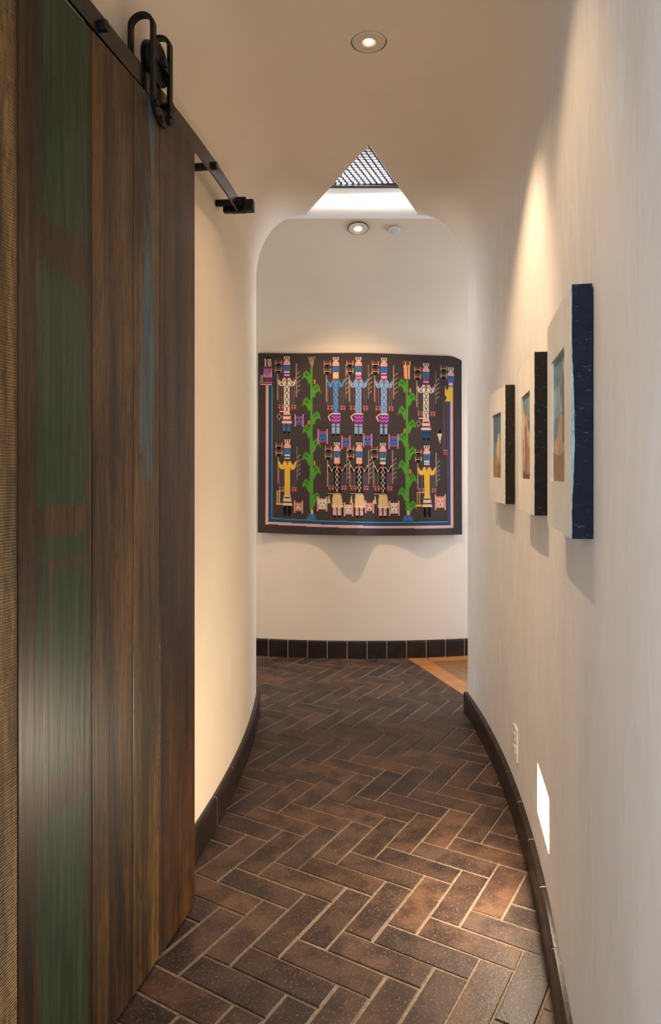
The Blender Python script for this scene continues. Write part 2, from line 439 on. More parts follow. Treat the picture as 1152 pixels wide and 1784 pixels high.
# grout bed stops at the timber
gp = clip([np.array(p[:2]) for p in fv[o0:o0 + 4]], np.array(WL[0]), wl_n); fv = fv[:o0] + [(p[0], p[1], -.0022) for p in gp]
ff.append(tuple(o0 + q for q in range(len(gp)))); fm.append(1); fc.append((.2, .15, .1, 1))
fl = link_mesh('floor', fv, ff, [M['brick'], M['grout']], midx=fm)
at = fl.data.attributes.new('brick', 'FLOAT_COLOR', 'FACE'); at.data.foreach_set('color', [x for c in fc for x in c])
struct(fl)
# timber floor of the room on the right: mitred border boards and a darker field
def on(p, a, b): return (p[0] + wl_d[0] * a + wl_n[0] * b, p[1] + wl_d[1] * a + wl_n[1] * b)
mb = MB()
def plank(a0, a1, b0, b1, mi):
    q = [on(WL[0], a0, b0 + .0006), on(WL[0], a1, b0 + .0006), on(WL[0], a1, b1 - .0006), on(WL[0], a0, b1 - .0006)]
    q = [np.array(p) for p in q]
    q = clip(q, np.array([0, 0.]), np.array([0., -1.])) if False else q
    mb.add([(p[0], p[1], .0) for p in q] + [(p[0], p[1], -.015) for p in q], [(0, 1, 2, 3), (0, 1, 5, 4), (1, 2, 6, 5), (2, 3, 7, 6), (3, 0, 4, 7)], mi)
plank(-.6, 2.0, .0, .06, 0); plank(-.6, 2.0, .06, .12, 0)
for k in range(24): plank(-.9, 2.0, .12 + .09 * k, .12 + .09 * (k + 1), 1)
# border strip following the back wall
pts = [x_ for x_ in np.linspace(.66, 2.3, 24)]
v = []; f = []
for x_ in pts:
    v += [(x_, YBK(x_) - .005, .002), (x_, YBK(x_) - .13, .002)]
for q in range(len(pts) - 1): f.append((2 * q, 2 * q + 1, 2 * q + 3, 2 * q + 2))
mb.add(v, f, 0)
wf = mb.build('floor_timber', [M['wood_border'], M['wood_field']]); struct(wf)

# ------------------------------------------------------------------ tile baseboards
def base_run(name, P, N, tile, th, ht, start, end, joint=.006):
    """P(s), N(s): plan point on the wall and inward normal at arc length s."""
    mb = MB(); s = start
    def prof(): return [(0, 0), (th, 0), (th, ht - .010), (th - .003, ht - .003), (th - .009, ht), (0, ht)]
    def seg(s0, s1, off, mi, dz=0):
        n = 5 if mi == 0 else 120; v = []; pr = prof(); m = len(pr)
        for k in range(n + 1):
            p = P(s0 + (s1 - s0) * k / n); q = N(s0 + (s1 - s0) * k / n)
            for d, z in pr:
                d = max(0, d - off); v.append((p[0] + q[0] * d, p[1] + q[1] * d, max(.0, z - dz)))
        f = [(a * m + b, a * m + (b + 1) % m, (a + 1) * m + (b + 1) % m, (a + 1) * m + b) for a in range(n) for b in range(m)]
        f += [tuple(range(m)), tuple(reversed(range(n * m, n * m + m)))]
        mb.add(v, f, mi)
    while s < end - .01:
        e = min(end, s + tile); seg(s + joint / 2, e - joint / 2, 0, 0); s = e
    seg(start, end, .0012, 1, .0012)
    return struct(mb.build(name, [M['tile'], M['tile_grout']]))
def wall_fn(X, side):
    P = lambda y: (X(y), y)
    def N(y):
        e = 1e-3; d = (X(y + e) - X(y - e)) / (2 * e); l = math.hypot(1, d); return (-side / l, side * d / l)
    return P, N
P, N = wall_fn(XR, 1); base_run('baseboard_right', P, N, .248, .02, .106, -1.6 + .036, YA + .02)
P, N = wall_fn(XL, -1); base_run('baseboard_left', P, N, .25, .02, .106, 0.44, YA + .02)
Pb = lambda s: (s, YBK(s))
def Nb(s):
    d = Vector((BC[0] - s, BC[1] - YBK(s))); d.normalize(); return (-d.x, -d.y)
base_run('baseboard_back', Pb, Nb, .1335, .02, .117, -2.29, 2.6, .005)

# ------------------------------------------------------------------ barn door
DA = math.atan(.2217)                       # plan angle of the door
DU = Vector((math.sin(DA), math.cos(DA), 0)); DN = Vector((math.cos(DA), -math.sin(DA), 0))   # along, outwards
def door_pt(y, off=0, z=0):                 # point on the outer face of the door at depth y
    p = Vector((-.829 + .2217 * y, y, z)); return p + DN * off
D0 = door_pt(1.981, 0, 0)                   # far lower corner of the face
def along(y): return (door_pt(y) - D0).dot(DU)
def plankmat(name, dark, mid, light, seed, paint=None, pth=(.45, .6), prange=None, bands=(), saw=0, spots=.5, rough=.4, tone=.66):
    """local: x = across the plank (m), z = height."""
    t = NT(name)
    v1 = t.co((10, 10, .8), (seed, 0, seed)); v2 = t.co((70, 70, 3.0), (seed, 2, 0)); v3 = t.co((3, 3, 1.1), (seed * 2, 0, 1))
    n1 = t.noise(1, 6, .62, v1, .5); n2 = t.noise(1, 5, .6, v2, .3); n3 = t.noise(1, 4, .55, v3)
    f = t.math('ADD', t.math('MULTIPLY', n1, .7), t.math('MULTIPLY', n2, .3))
    col = t.ramp(f, (.37, tuple(c * .4 for c in dark)), (.45, dark), (.52, mid), (.60, light))
    col = t.mix(t.math('MULTIPLY', t.step(n3, .55, .75), .5), col, t.mix(1, col, (1.2, .95, .7, 1), 'MULTIPLY'))
    co = t.co(); x, y, z = t.sep(co)
    n6 = t.noise(1, 6, .75, t.co((120, 120, 16), (seed, 3, 7)))
    col = t.mix(t.math('MULTIPLY', t.step(n6, .47, .62), .8), col, t.mix(1, col, (.25, .22, .2, 1), 'MULTIPLY'))
    col = t.mix(t.math('MULTIPLY', t.step(t.noise(1, 5, .7, t.co((40, 40, 5), (seed, 8, 1)), 1.2), .56, .7), .6), col, t.mix(1, col, (1.8, 1.6, 1.3, 1), 'MULTIPLY'))
    if paint:
        n4 = t.noise(1, 6, .7, t.co((9, 9, 1.3), (seed * 3, 1, 4)), .8)
        m = t.step(n4, pth[0], pth[1])
        if prange:
            wob = t.math('MULTIPLY', t.math('SUBTRACT', t.noise(1, 5, .65, t.co((5, 5, 5.5), (2, seed, 1))), .5), .05)
            xx = t.math('ADD', x, wob)
            m = t.math('MULTIPLY', m, t.math('MULTIPLY', t.step(xx, prange[0] - .006, prange[0] + .012), t.math('SUBTRACT', 1.0, t.step(xx, prange[1] - .012, prange[1] + .006))))
        for zc, hw, sl in bands:
            zz = t.math('ADD', z, t.math('MULTIPLY', x, sl))
            zz = t.math('ADD', zz, t.math('MULTIPLY', t.math('SUBTRACT', t.noise(1, 4, .6, t.co((60, 60, 4), (1, seed, 3))), .5), .06))
            d = t.math('ABSOLUTE', t.math('SUBTRACT', zz, zc))
            m = t.math('MULTIPLY', m, t.step(d, hw - .006, hw + .008))
        pc = t.mix(t.step(n2, .4, .65), paint[0], paint[1])
        m = t.math('MULTIPLY', m, t.math('ADD', .45, t.math('MULTIPLY', t.step(n6, .72, .45), .5)))
        col = t.mix(m, col, pc)
    if spots:
        n5 = t.noise(1, 3, .6, t.co((24, 24, 9), (seed, 5, 2)), 1.0)
        col = t.mix(t.math('MULTIPLY', t.step(n5, .60, .70), spots), col, (.012, .008, .006, 1))
    h = t.math('ADD', f, t.math('MULTIPLY', n2, .3))
    if saw:
        wv = t.n('ShaderNodeTexWave', wave_type='BANDS', bands_direction='Z')
        wv.inputs['Scale'].default_value = 62; wv.inputs['Distortion'].default_value = 3.5; wv.inputs['Detail'].default_value = 3; wv.inputs['Detail Scale'].default_value = 1.6
        t.link(t.co((.25, .25, 1), (0, 0, seed)), wv.inputs['Vector'])
        wf_ = t.math('MULTIPLY', wv.outputs['Fac'], t.step(n1, .15, .45))
        col = t.mix(t.math('MULTIPLY', t.step(wf_, .25, .7), saw), t.mix(1, col, (.42, .40, .38, 1), 'MULTIPLY'), col)
        h = t.math('ADD', h, t.math('MULTIPLY', wf_, saw * .8))
    t.bump(h, .35, .004)
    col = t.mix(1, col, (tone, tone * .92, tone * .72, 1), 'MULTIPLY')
    return t.set(col, rough, spec=.36)
B = lambda *c: srgb(*c)[:3]
green = (srgb(24, 58, 42), srgb(50, 82, 58)); blue = (srgb(44, 90, 130), srgb(84, 112, 128))
door = empty('barn_door', D0, -DA, 'tall sliding barn door of dark reclaimed planks with worn green and blue paint', 'door')
# local frame of the door: y along the door, x outwards from the face
DT, DZ0, DZ1 = .045, .012, 2.19
specs = [  # y range at the face, material, label
    (.86, 1.2265, plankmat('plank_rough_sawn', B(62, 46, 28), B(104, 84, 54), B(146, 122, 84), 1.3, saw=1, spots=.2, rough=.5, tone=1.0), 'pale rough-sawn plank with saw marks'),  # paler wood, its tone raised further for the near light on it
    (1.2265, 1.4586, plankmat('plank_green', B(40, 27, 17), B(66, 46, 28), B(96, 72, 44), 2.7, green, (.30, .46), (.052, .222), ((1.675, .045, .0), (1.145, .028, 0), (1.06, .006, 0), (.615, .04, 0)), spots=.5), 'plank with worn green paint'),
    (1.4586, 1.631, plankmat('plank_brown', B(44, 30, 17), B(76, 55, 32), B(108, 84, 50), 4.1, spots=.35), None),
    (1.631, 1.764, plankmat('plank_blue', B(62, 44, 26), B(94, 72, 42), B(122, 96, 60), 5.9, blue, (.49, .57), (.024, .108), ((.62, .6, 0),), spots=.6), 'plank with flakes of blue paint'),
    (1.764, 1.981, plankmat('plank_red_brown', B(56, 32, 15), B(98, 62, 30), B(128, 92, 50), 7.7, saw=.35, spots=.6), None),
]
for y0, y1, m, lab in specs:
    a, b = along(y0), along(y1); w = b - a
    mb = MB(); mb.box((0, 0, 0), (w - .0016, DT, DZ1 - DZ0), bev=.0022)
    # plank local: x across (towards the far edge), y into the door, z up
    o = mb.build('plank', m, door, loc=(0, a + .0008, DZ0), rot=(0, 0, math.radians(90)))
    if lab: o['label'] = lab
# hanger: horseshoe strap, wheel and bolts
hg = MB(); WY = 1.767; half = .046; ST = .009
def dl(y, off, z): return Vector((off, along(y), z))      # door-local
UY0, UY1 = along(1.721), along(1.813); uc = (UY0 + UY1) / 2; ur = (UY1 - UY0) / 2
zb = 2.195                                                # centre of the lower bend of the horseshoe
path = [(ST / 2, UY0, 2.375)] + [(ST / 2, UY0, 2.375 - .036 * k) for k in range(1, 5)]
for k in range(0, 13):
    a = math.pi * k / 12; path.append((ST / 2, uc - ur * math.cos(a), zb - ur * math.sin(a)))
path += [(ST / 2, UY1, 2.375 - .036 * k) for k in range(4, -1, -1)]
hg.ribbon(path, (1, 0, 0), ST, .017)
for u in (UY0, UY1):                                      # each leg bends back over the wheel
    pth = [(ST / 2, u, 2.36), (ST / 2, u, 2.372)]
    for k in range(1, 13):
        a = math.pi * k / 12; pth.append((-.026 + (.026 + ST / 2) * math.cos(a), u, 2.372 + .027 * math.sin(a)))
    pth += [(-.052 - ST / 2, u, 2.36), (-.052 - ST / 2, u, 2.285)]
    hg.ribbon(pth, (0, 1, 0), .017, ST)
hanger = hg.build('hanger_strap', M['iron'], door, smooth=True)
wh = MB(); wz = 2.302; R0 = .05
Mw = Matrix.Translation((-.0145, uc, wz)) @ Matrix.Rotation(math.radians(90), 4, 'Y')
wh.lathe([(0, -.013), (.014, -.013), (.016, -.009), (.04, -.008), (.043, -.012), (R0 + .006, -.012), (R0 + .006, -.008), (R0 - .003, -.005), (R0 - .003, .005), (R0 + .006, .008), (R0 + .006, .012), (.043, .012), (.04, .008), (.016, .009), (.014, .013), (0, .013)], 40, 0, Mw)
wheel = wh.build('wheel', M['iron'], hanger, smooth=True)
ax = MB(); ax.cyl((-.06, uc, wz), (.012, uc, wz), .008, seg=14)
ax.box((.0, UY0 - .004, wz - .009), (.007, UY1 + .004, wz + .009)); ax.box((-.06, UY0 - .004, wz - .009), (-.053, UY1 + .004, wz + .009))
ax.cyl((.006, uc, wz), (.018, uc, wz), .012, seg=6)
ax.build('axle', M['iron'], hanger)
for u, z in ((UY0 + .004, 2.176), (uc - .012, 2.152), (UY1 - .004, 2.176), (uc + .03, 2.166)):
    b_ = MB(); b_.cyl((.004, u, z), (.016, u, z), .0085, seg=6); b_.cyl((.0, u, z), (.006, u, z), .011, seg=16)
    b_.build('bolt', M['iron'], hanger)

# ------------------------------------------------------------------ curved track on the wall
TO = .08
def track_pt(y, off, z):
    e = 1e-3; d = (XL(y + e) - XL(y - e)) / (2 * e); l = math.hypot(1, d)
    return Vector((XL(y) + off / l, y - off * d / l, z))
tr = empty('door_track', (XL(1.8), 1.8, 2.227), 0, 'curved black steel barn door track bolted to the left wall above the door', 'track')
mb = MB(); T0, T1, n = .55, 2.52, 60; v = []
for k in range(n + 1):
    y = T0 + (T1 - T0) * k / n
    for o_, z in ((TO - .007, 2.201), (TO, 2.201), (TO, 2.252), (TO - .007, 2.252)): v.append(track_pt(y, o_, z))
f = [(k * 4 + q, k * 4 + (q + 1) % 4, k * 4 + 4 + (q + 1) % 4, k * 4 + 4 + q) for k in range(n) for q in range(4)] + [(0, 1, 2, 3), tuple(n * 4 + q for q in (3, 2, 1, 0))]
mb.add([p - tr.location for p in v], f); mb.build('rail', M['track_steel'], tr)
for y in (.9, 1.2, 1.52, 1.855, 2.2, 2.49):
    sp = MB(); L = tr.location
    sp.cyl(track_pt(y, 0.0005, 2.227) - L, track_pt(y, TO - .0068, 2.227) - L, .0125, seg=20)
    sp.build('spacer', M['iron'], tr)
    bo = MB(); bo.cyl(track_pt(y, TO - .0005, 2.227) - L, track_pt(y, TO + .013, 2.227) - L, .0125, seg=6)
    bo.build('bolt', M['iron'], tr)
st = MB(); y = 2.515
p = track_pt(y, TO, 2.235) - tr.location
ang = math.atan((XL(y + .01) - XL(y - .01)) / .02)
Ms = Matrix.Translation(p) @ Matrix.Rotation(-ang, 4, 'Z')
st.box((-.058, -.012, -.034), (-.008, .012, -.006), 0, .002, Ms)
st.box((-.03, -.012, -.036), (.026, .012, .018), 0, .003, Ms)
st.box((.016, -.016, -.034), (.055, .016, .008), 0, .004, Ms)
st.build('end_stop', M['iron'], tr)

# ------------------------------------------------------------------ downlights
def can(name, loc, tilt, label, aim, depth=.05, deep=True):
    e = empty(name, loc, 0, label, 'ceiling light', 'recessed ceiling downlights'); e.rotation_euler = tilt
    R_, r_ = .0535, .0215
    mb = MB()
    mb.lathe([(R_, .006), (R_, .0005), (R_ - .003, -.0025), (.046, -.004), (.044, -.003), (.033, -.0035), (r_ + .003, -.004), (r_, -.002), (r_, .004)], 48)
    mb.build('trim_ring', M['trim_ceiling'], e, smooth=True)
    d = depth if deep else -.0012
    mb = MB()
    if deep: mb.lathe([(.0575, .0005), (.0575, .085), (0, .085)], 40)
    else: mb.lathe([(R_ - .001, .002), (R_ - .001, -.0008), (.0565, -.0006), (.0568, .003)], 48)  # no recess here: dark ring stands in for the shadow gap round the trim
    mb.build('housing', M['slot'], e, smooth=True)
    mb = MB()
    if deep:
        mb.lathe([(r_, .003), (.026, .02), (.028, depth), (0, depth)], 40); mb.build('reflector_cup', M['reflector'], e, smooth=True)
    mb = MB(); q = .011 if deep else .0125
    mb.lathe([(0, d - .006), (q * .7, d - .0055), (q, d - .003), (q, d - .001)], 28)
    mb.build('lamp_face', M['lamp_warm'], e, smooth=True)
    return e
can('downlight', (*CAN_A, ZC), (0, 0, 0), 'round recessed downlight in the flat hall ceiling near the top of the picture', 0)
can('downlight', (*CAN_B, ZC), (0, 0, 0), 'round recessed downlight in the hall ceiling above the nearest painting', 0)
can('downlight', (.149, 3.725, 2.5755), (-math.radians(15), 0, 0), 'round downlight in the rotunda ceiling just past the triangular skylight', 0, deep=False)
for (cx, cy), p in ((CAN_A, P_CAN_A), (CAN_B, P_CAN_B)):
    tx = Vector((XR(cy + .1), cy + .1, 1.15))
    spot('downlight_beam', (cx, cy, ZC - .006), tx, p, 72, .8)
    spot('downlight_spill', (cx, cy, ZC - .007), (cx, cy, 0), P_SPILL * (1 if cy > 2 else .15), 118, 1)
spot('rotunda_beam', (.149, 3.73, 2.557), (.10, 4.62, 1.05), P_CAN_FAR, 84, .8)
spot('rotunda_spill', (.149, 3.73, 2.556), (.12, 4.2, 1.0), P_FAR_SPILL, 150, .9)

cp = cove_pts(-.8)[9]
can('downlight', (-.8, cp[0], cp[1] - .004), (-math.radians(17), 0, 0), 'round downlight in the rotunda ceiling hidden behind the left end of the arch', 0, deep=False)
spot('rotunda_beam', (-.8, cp[0], cp[1] - .03), (-.52, 4.5, 0), P_FAR_LEFT, 34, 1)

# detector beside it
det = empty('smoke_detector', (.349, 3.742, 2.5715), 0, 'small pale grey round sensor on the rotunda ceiling right of the downlight', 'detector')
det.rotation_euler = (-math.radians(15), 0, 0)
mb = MB(); mb.lathe([(.0, -.012), (.024, -.0115), (.028, -.009), (.0295, -.004), (.0295, .004)], 36); mb.build('cover', M['grey_plastic'], det, smooth=True)
mb = MB(); mb.lathe([(.0295, -.003), (.032, -.002), (.032, .005)], 36); mb.build('rim', M['grey_plastic'], det, smooth=True)

# ------------------------------------------------------------------ skylight grille (egg crate)
GZ = 2.755
gr = empty('skylight_grille', (.157, 3.35, GZ), 0, 'dark egg crate grille inside the triangular ceiling skylight', 'grille')
def tri_clip(p, d, ins=.004):
    T = [Vector(q) for q in (TL, APEX, TR)]; lo, hi = -9, 9
    cen = (T[0] + T[1] + T[2]) / 3
    for a, b in ((0, 1), (1, 2), (2, 0)):
        e_ = T[b] - T[a]; nn = Vector((-e_.y, e_.x)).normalized()
        if nn.dot(cen - T[a]) < 0: nn = -nn
        den = nn.dot(d); num = nn.dot(p - T[a]) - ins
        if abs(den) < 1e-9:
            if num < 0: return None
            continue
        s_ = -num / den
        if den > 0: lo = max(lo, s_)
        else: hi = min(hi, s_)
    return (lo, hi) if hi - lo > .01 else None
mb = MB()
for fam, dv, sp in (('col', Vector((.36, .933)).normalized(), .0285), ('row', Vector((1, -.04)).normalized(), .0275)):
    nn = Vector((-dv.y, dv.x)); base_p = Vector((.157, 3.35))
    for k in range(-30, 31):
        p = base_p + nn * sp * k; r = tri_clip(p, dv)
        if not r: continue
        a, b = p + dv * r[0], p + dv * r[1]; c = (a + b) / 2; L = (b - a).length
        Mx = Matrix.Translation((c.x - .157, c.y - 3.35, 0)) @ Matrix.Rotation(math.atan2(dv.y, dv.x), 4, 'Z')
        mb.box((-L / 2, -.0043, -.004), (L / 2, .0043, .005), M4=Mx)
mb.build('lattice', M['grille'], gr)
mb = MB(); mb.box((TL[0] + .006 - .157, YA - .03 - 3.35, -.014), (TR[0] - .006 - .157, YA - .001 - 3.35, .006)); mb.build('frame', M['grille_edge'], gr)

# ------------------------------------------------------------------ step light in the right wall
yc = (ST_Y0 + ST_Y1) / 2; ang = math.atan((XR(ST_Y1) - XR(ST_Y0)) / (ST_Y1 - ST_Y0))
sl = empty('step_light', (XR(yc), yc, ST_Z0), -ang, 'glowing rectangular step light set into the right wall near the floor', 'wall light')
w2 = (ST_Y1 - ST_Y0) / 2 / math.cos(ang); hh = ST_Z1 - ST_Z0; dp = .035
mb = MB(); a = w2 + .002
mb.add([(0, -a, -.001), (0, a, -.001), (0, a, hh + .001), (0, -a, hh + .001), (dp, -a, -.001), (dp, a, -.001), (dp, a, hh + .001), (dp, -a, hh + .001)],
       [(0, 1, 5, 4), (1, 2, 6, 5), (2, 3, 7, 6), (3, 0, 4, 7), (4, 5, 6, 7)])
mb.build('housing', M['trim_white'], sl)
mb = MB(); mb.box((dp - .012, -a + .002, .001), (dp - .002, a - .002, hh - .001)); mb.build('lens', M['lamp_step'], sl)
dvec = Vector((-math.cos(ang), math.sin(ang), -.22))
area('step_light_glow', (XR(yc) + .012, yc, (ST_Z0 + ST_Z1) / 2), dvec, .14, .22, P_STEP, (1, .80, .58))

# outlet plate
oy = 2.53; oa = math.atan((XR(oy + .01) - XR(oy - .01)) / .02)
ou = empty('wall_outlet', (XR(oy), oy, .262), -oa, 'small ivory electrical outlet plate low on the right wall beyond the step light', 'outlet')
mb = MB(); mb.box((-.007, -.037, -.06), (.004, .037, .06), 0, .0025); mb.build('cover_plate', M['white_plastic'], ou)
for z in (-.022, .022):
    mb = MB(); mb.box((-.0095, -.016, z - .014), (-.005, .016, z + .014), 0, .002); rc = mb.build('socket', M['white_plastic'], ou)
    mb = MB()
    for u in (-.006, .006): mb.box((-.0102, u - .001, z - .002), (-.0085, u + .001, z + .006))
    mb.cyl((-.0102, 0, z - .007), (-.0085, 0, z - .007), .002, seg=10); mb.build('slots', M['slot'], rc)

# ------------------------------------------------------------------ the three small paintings
t = NT('primed_canvas'); n1 = t.noise(6, 4, .6, t.co()); n2 = t.noise(260, 2, .5, t.co())
t.bump(n2, .2, .002); M['canvas'] = t.set(t.ramp(n1, (.3, (.68, .65, .58)), (.7, (.78, .75, .68))), .75, spec=.2)
def edgemat(name, c, speck):
    t = NT(name); n1 = t.noise(30, 5, .7, t.co()); n2 = t.noise(55, 6, .8, t.co((1, 1, 3)))
    col = t.ramp(n1, (.3, tuple(x * .6 for x in c)), (.7, tuple(x * 1.4 for x in c)))
    col = t.mix(t.math('MULTIPLY', t.step(n2, .58, .66), .75), col, (*speck, 1)); t.bump(n2, .3, .003)
    return t.set(col, .6, spec=.2)
edges = [edgemat('edge_navy', (.006, .010, .024), (.10, .16, .24)), edgemat('edge_black', (.010, .008, .008), (.16, .13, .11)), edgemat('edge_umber', (.018, .012, .009), (.15, .12, .09))]
M['edge_blue'] = simple('pale_blue_edge', (.30, .45, .52), .6, nscale=40, nvar=.3)
def paintm(name, c, v=.25): return simple(name, srgb(*c), .6, nscale=25, nvar=v, bump=.3)
PC = [paintm('paint_sky', (116, 142, 152)), paintm('paint_sky_deep', (88, 116, 136)), paintm('paint_sand', (190, 160, 130)), paintm('paint_ochre', (156, 122, 92)), paintm('paint_shadow', (96, 74, 62)), paintm('paint_cream', (216, 190, 150)), paintm('paint_cloud', (150, 172, 180))]
# picture: polygons in unit coordinates (u from the near edge to the far edge, v up), layered
pics = [
    [(0, [(0, 0), (1, 0), (1, 1), (0, 1)]), (6, [(.3, .55), (1, .5), (1, .75), (.6, .8)]), (2, [(0, 0), (1, 0), (1, .32), (.7, .36), (.5, .55), (.3, .5), (0, .62)]), (5, [(.04, .3), (.2, .3), (.24, .9), (.16, .98), (.08, .9)]), (4, [(.2, .3), (.28, .3), (.27, .8), (.22, .86)]), (3, [(0, 0), (1, 0), (1, .24), (.5, .2), (0, .26)]), (4, [(0, .0), (.12, 0), (.1, .5), (0, .55)])],
    [(1, [(0, 0), (1, 0), (1, 1), (0, 1)]), (0, [(0, .62), (.5, .7), (.9, 1), (0, 1)]), (2, [(0, 0), (1, 0), (1, .8), (.86, .9), (.7, .74), (.55, .78), (.35, .56), (0, .48)]), (3, [(0, 0), (1, 0), (1, .5), (.75, .44), (.6, .52), (.3, .36), (0, .4)]), (4, [(.6, .05), (.68, .05), (.7, .62), (.62, .66)]), (5, [(.72, .1), (.8, .1), (.84, .7), (.74, .72)]), (4, [(0, 0), (1, 0), (1, .08), (.4, .05), (0, .1)])],
    [(1, [(0, 0), (1, 0), (1, 1), (0, 1)]), (0, [(0, .3), (1, .3), (1, .55), (0, .6)]), (5, [(.1, .3), (.62, .3), (.6, .52), (.46, .66), (.32, .7), (.18, .6)]), (2, [(.1, .3), (.4, .3), (.34, .68), (.18, .6)]), (3, [(0, 0), (1, 0), (1, .3), (.6, .34), (.3, .32), (0, .36)]), (2, [(0, .22), (.6, .2), (.6, .33), (0, .36)]), (4, [(.3, 0), (.38, 0), (.36, .3), (.32, .3)])],
]
labs = ['nearest small canvas with navy sides and a desert rock picture inset in a cream border',
        'middle small canvas with black sides and an inset ochre cliff picture',
        'farthest small canvas with dark umber sides and an inset pale mesa picture']
PT, PW, PH = .036, .368, .444
for i, yc in enumerate((1.375, 2.045, 2.742)):
    a = math.atan((XR(yc + .18) - XR(yc - .18)) / .36)
    # local: x away from the wall is -x, y along the wall (far +), z up
    xw = (XR(yc + .18) + XR(yc - .18)) / 2
    e = empty('painting', (xw - .0015, yc, 1.136), -a, labs[i], 'painting', 'small canvases on the right wall')
    wy0, wy1, wz0, wz1 = -.095, .112, .098, .352                     # inset window
    bm = bmesh.new(); hw = PW / 2
    mb = MB()
    rnd = random.Random(i + 3)
    # front border (4 strips) slightly uneven, sides, back
    def wob(): return rnd.uniform(-.0015, .0015)
    n = 9
    F = -PT
    ysx = [-hw, wy0, wy1, hw]; zsx = [0, wz0, wz1, PH]
    v = [(F, y, z) for y in ysx for z in zsx]
    mb.add(v, [(p * 4 + q, p * 4 + q + 1, p * 4 + q + 5, p * 4 + q + 4) for p in range(3) for q in range(3) if (p, q) != (1, 1)], 0)
    ins = F + .006
    mb.add([(F, wy0, wz0), (F, wy1, wz0), (F, wy1, wz1), (F, wy0, wz1), (ins, wy0, wz0), (ins, wy1, wz0), (ins, wy1, wz1), (ins, wy0, wz1)], [(0, 1, 5, 4), (1, 2, 6, 5), (2, 3, 7, 6), (3, 0, 4, 7)], 0)
    # the sides: ragged paint line along the front arris
    m_ = 46; zl = [PH * k / m_ for k in range(m_ + 1)]
    for s_ in (-1, 1):
        v = []
        for z in zl:
            rag = .0008 + abs(rnd.gauss(0, .0005)) + (.0045 * max(0, math.sin((z / PH - .12) * 5.2)) if i == 0 else 0)
            v += [(F, s_ * hw, z), (F + rag, s_ * (hw + .0003), z), (-.001, s_ * hw, z)]
        mb.add(v, [(3 * k + c, 3 * k + c + 1, 3 * k + c + 4, 3 * k + c + 3) for k in range(m_) for c in (0, 1)], 1)
        for k in range(m_): mb.mi[-2 * m_ + 2 * k] = 2
    for z in (0, PH): mb.add([(F, -hw, z), (F, hw, z), (-.001, hw, z), (-.001, -hw, z)], [(0, 1, 2, 3)], 1)
    mb.add([(-.001, -hw, 0), (-.001, hw, 0), (-.001, hw, PH), (-.001, -hw, PH)], [(0, 1, 2, 3)], 1)
    mb.build('canvas', [M['canvas'], edges[i], M['edge_blue'] if i == 0 else M['canvas']], e)
    mb = MB()
    for l, (ci, poly) in enumerate(pics[i]):
        x = ins - .0004 - .0002 * l
        v = [(x, wy0 + .0005 + (wy1 - wy0 - .001) * u, wz0 + .0005 + (wz1 - wz0 - .001) * w) for u, w in poly]
        mb.add(v, [tuple(range(len(v)))], ci)
    mb.build('picture', PC, e)

# ------------------------------------------------------------------ woven tapestry
TX0, TX1, TY0, TY1 = 446, 810, 613, 934
NX, NY = TX1 - TX0, TY1 - TY0
A = np.zeros((NY, NX, 3)); 
rng = np.random.default_rng(5)
def lin(c): return np.array(srgb(*c)[:3])
BG = lin((66, 58, 57))
A[:] = BG
A *= (1 + .10 * (rng.random((NY, 1, 1)) - .5) + .22 * (rng.random((NY, NX, 1)) - .5))
K = dict(k=(22, 18, 20), w=(206, 192, 172), p=(214, 160, 150), b=(58, 104, 158), n=(30, 76, 112), g=(78, 140, 50), d=(56, 112, 40), y=(214, 172, 66), r=(168, 60, 66),
         u=(116, 44, 122), m=(190, 120, 190), t=(206, 172, 130), l=(130, 158, 190), c=(110, 160, 170), e=(146, 128, 116), v=(104, 78, 92), o=(196, 120, 60))
K = {k: lin(v) for k, v in K.items()}
def rect(x0, y0, x1, y1, c):
    a, b = max(0, int(round(x0 - TX0))), min(NX, int(round(x1 - TX0))); e_, f_ = max(0, int(round(y0 - TY0))), min(NY, int(round(y1 - TY0)))
    if b <= a: b = a + 1
    if f_ <= e_: f_ = e_ + 1
    A[e_:f_, a:b] = K[c]
def poly(pts, c):
    xs_ = [p[0] for p in pts]; ys_ = [p[1] for p in pts]
    for y in range(int(min(ys_)), int(max(ys_)) + 1):
        yy = y + .5; cr = []
        for i in range(len(pts)):
            (x0, y0), (x1, y1) = pts[i], pts[(i + 1) % len(pts)]
            if (y0 <= yy) != (y1 <= yy): cr.append(x0 + (yy - y0) * (x1 - x0) / (y1 - y0))
        cr.sort()
        for a, b in zip(cr[::2], cr[1::2]):
            i0, i1 = int(round(a - TX0)), int(round(b - TX0)); 
            if 0 <= y - TY0 < NY: A[y - TY0, max(0, i0):max(0, min(NX, max(i1, i0 + 1)))] = K[c]
def line(x0, y0, x1, y1, c, w=1):
    n = int(max(abs(x1 - x0), abs(y1 - y0))) + 1
    for k in range(n + 1):
        x = x0 + (x1 - x0) * k / n; y = y0 + (y1 - y0) * k / n
        rect(x - w / 2, y - w / 2, x - w / 2 + w, y - w / 2 + w, c)
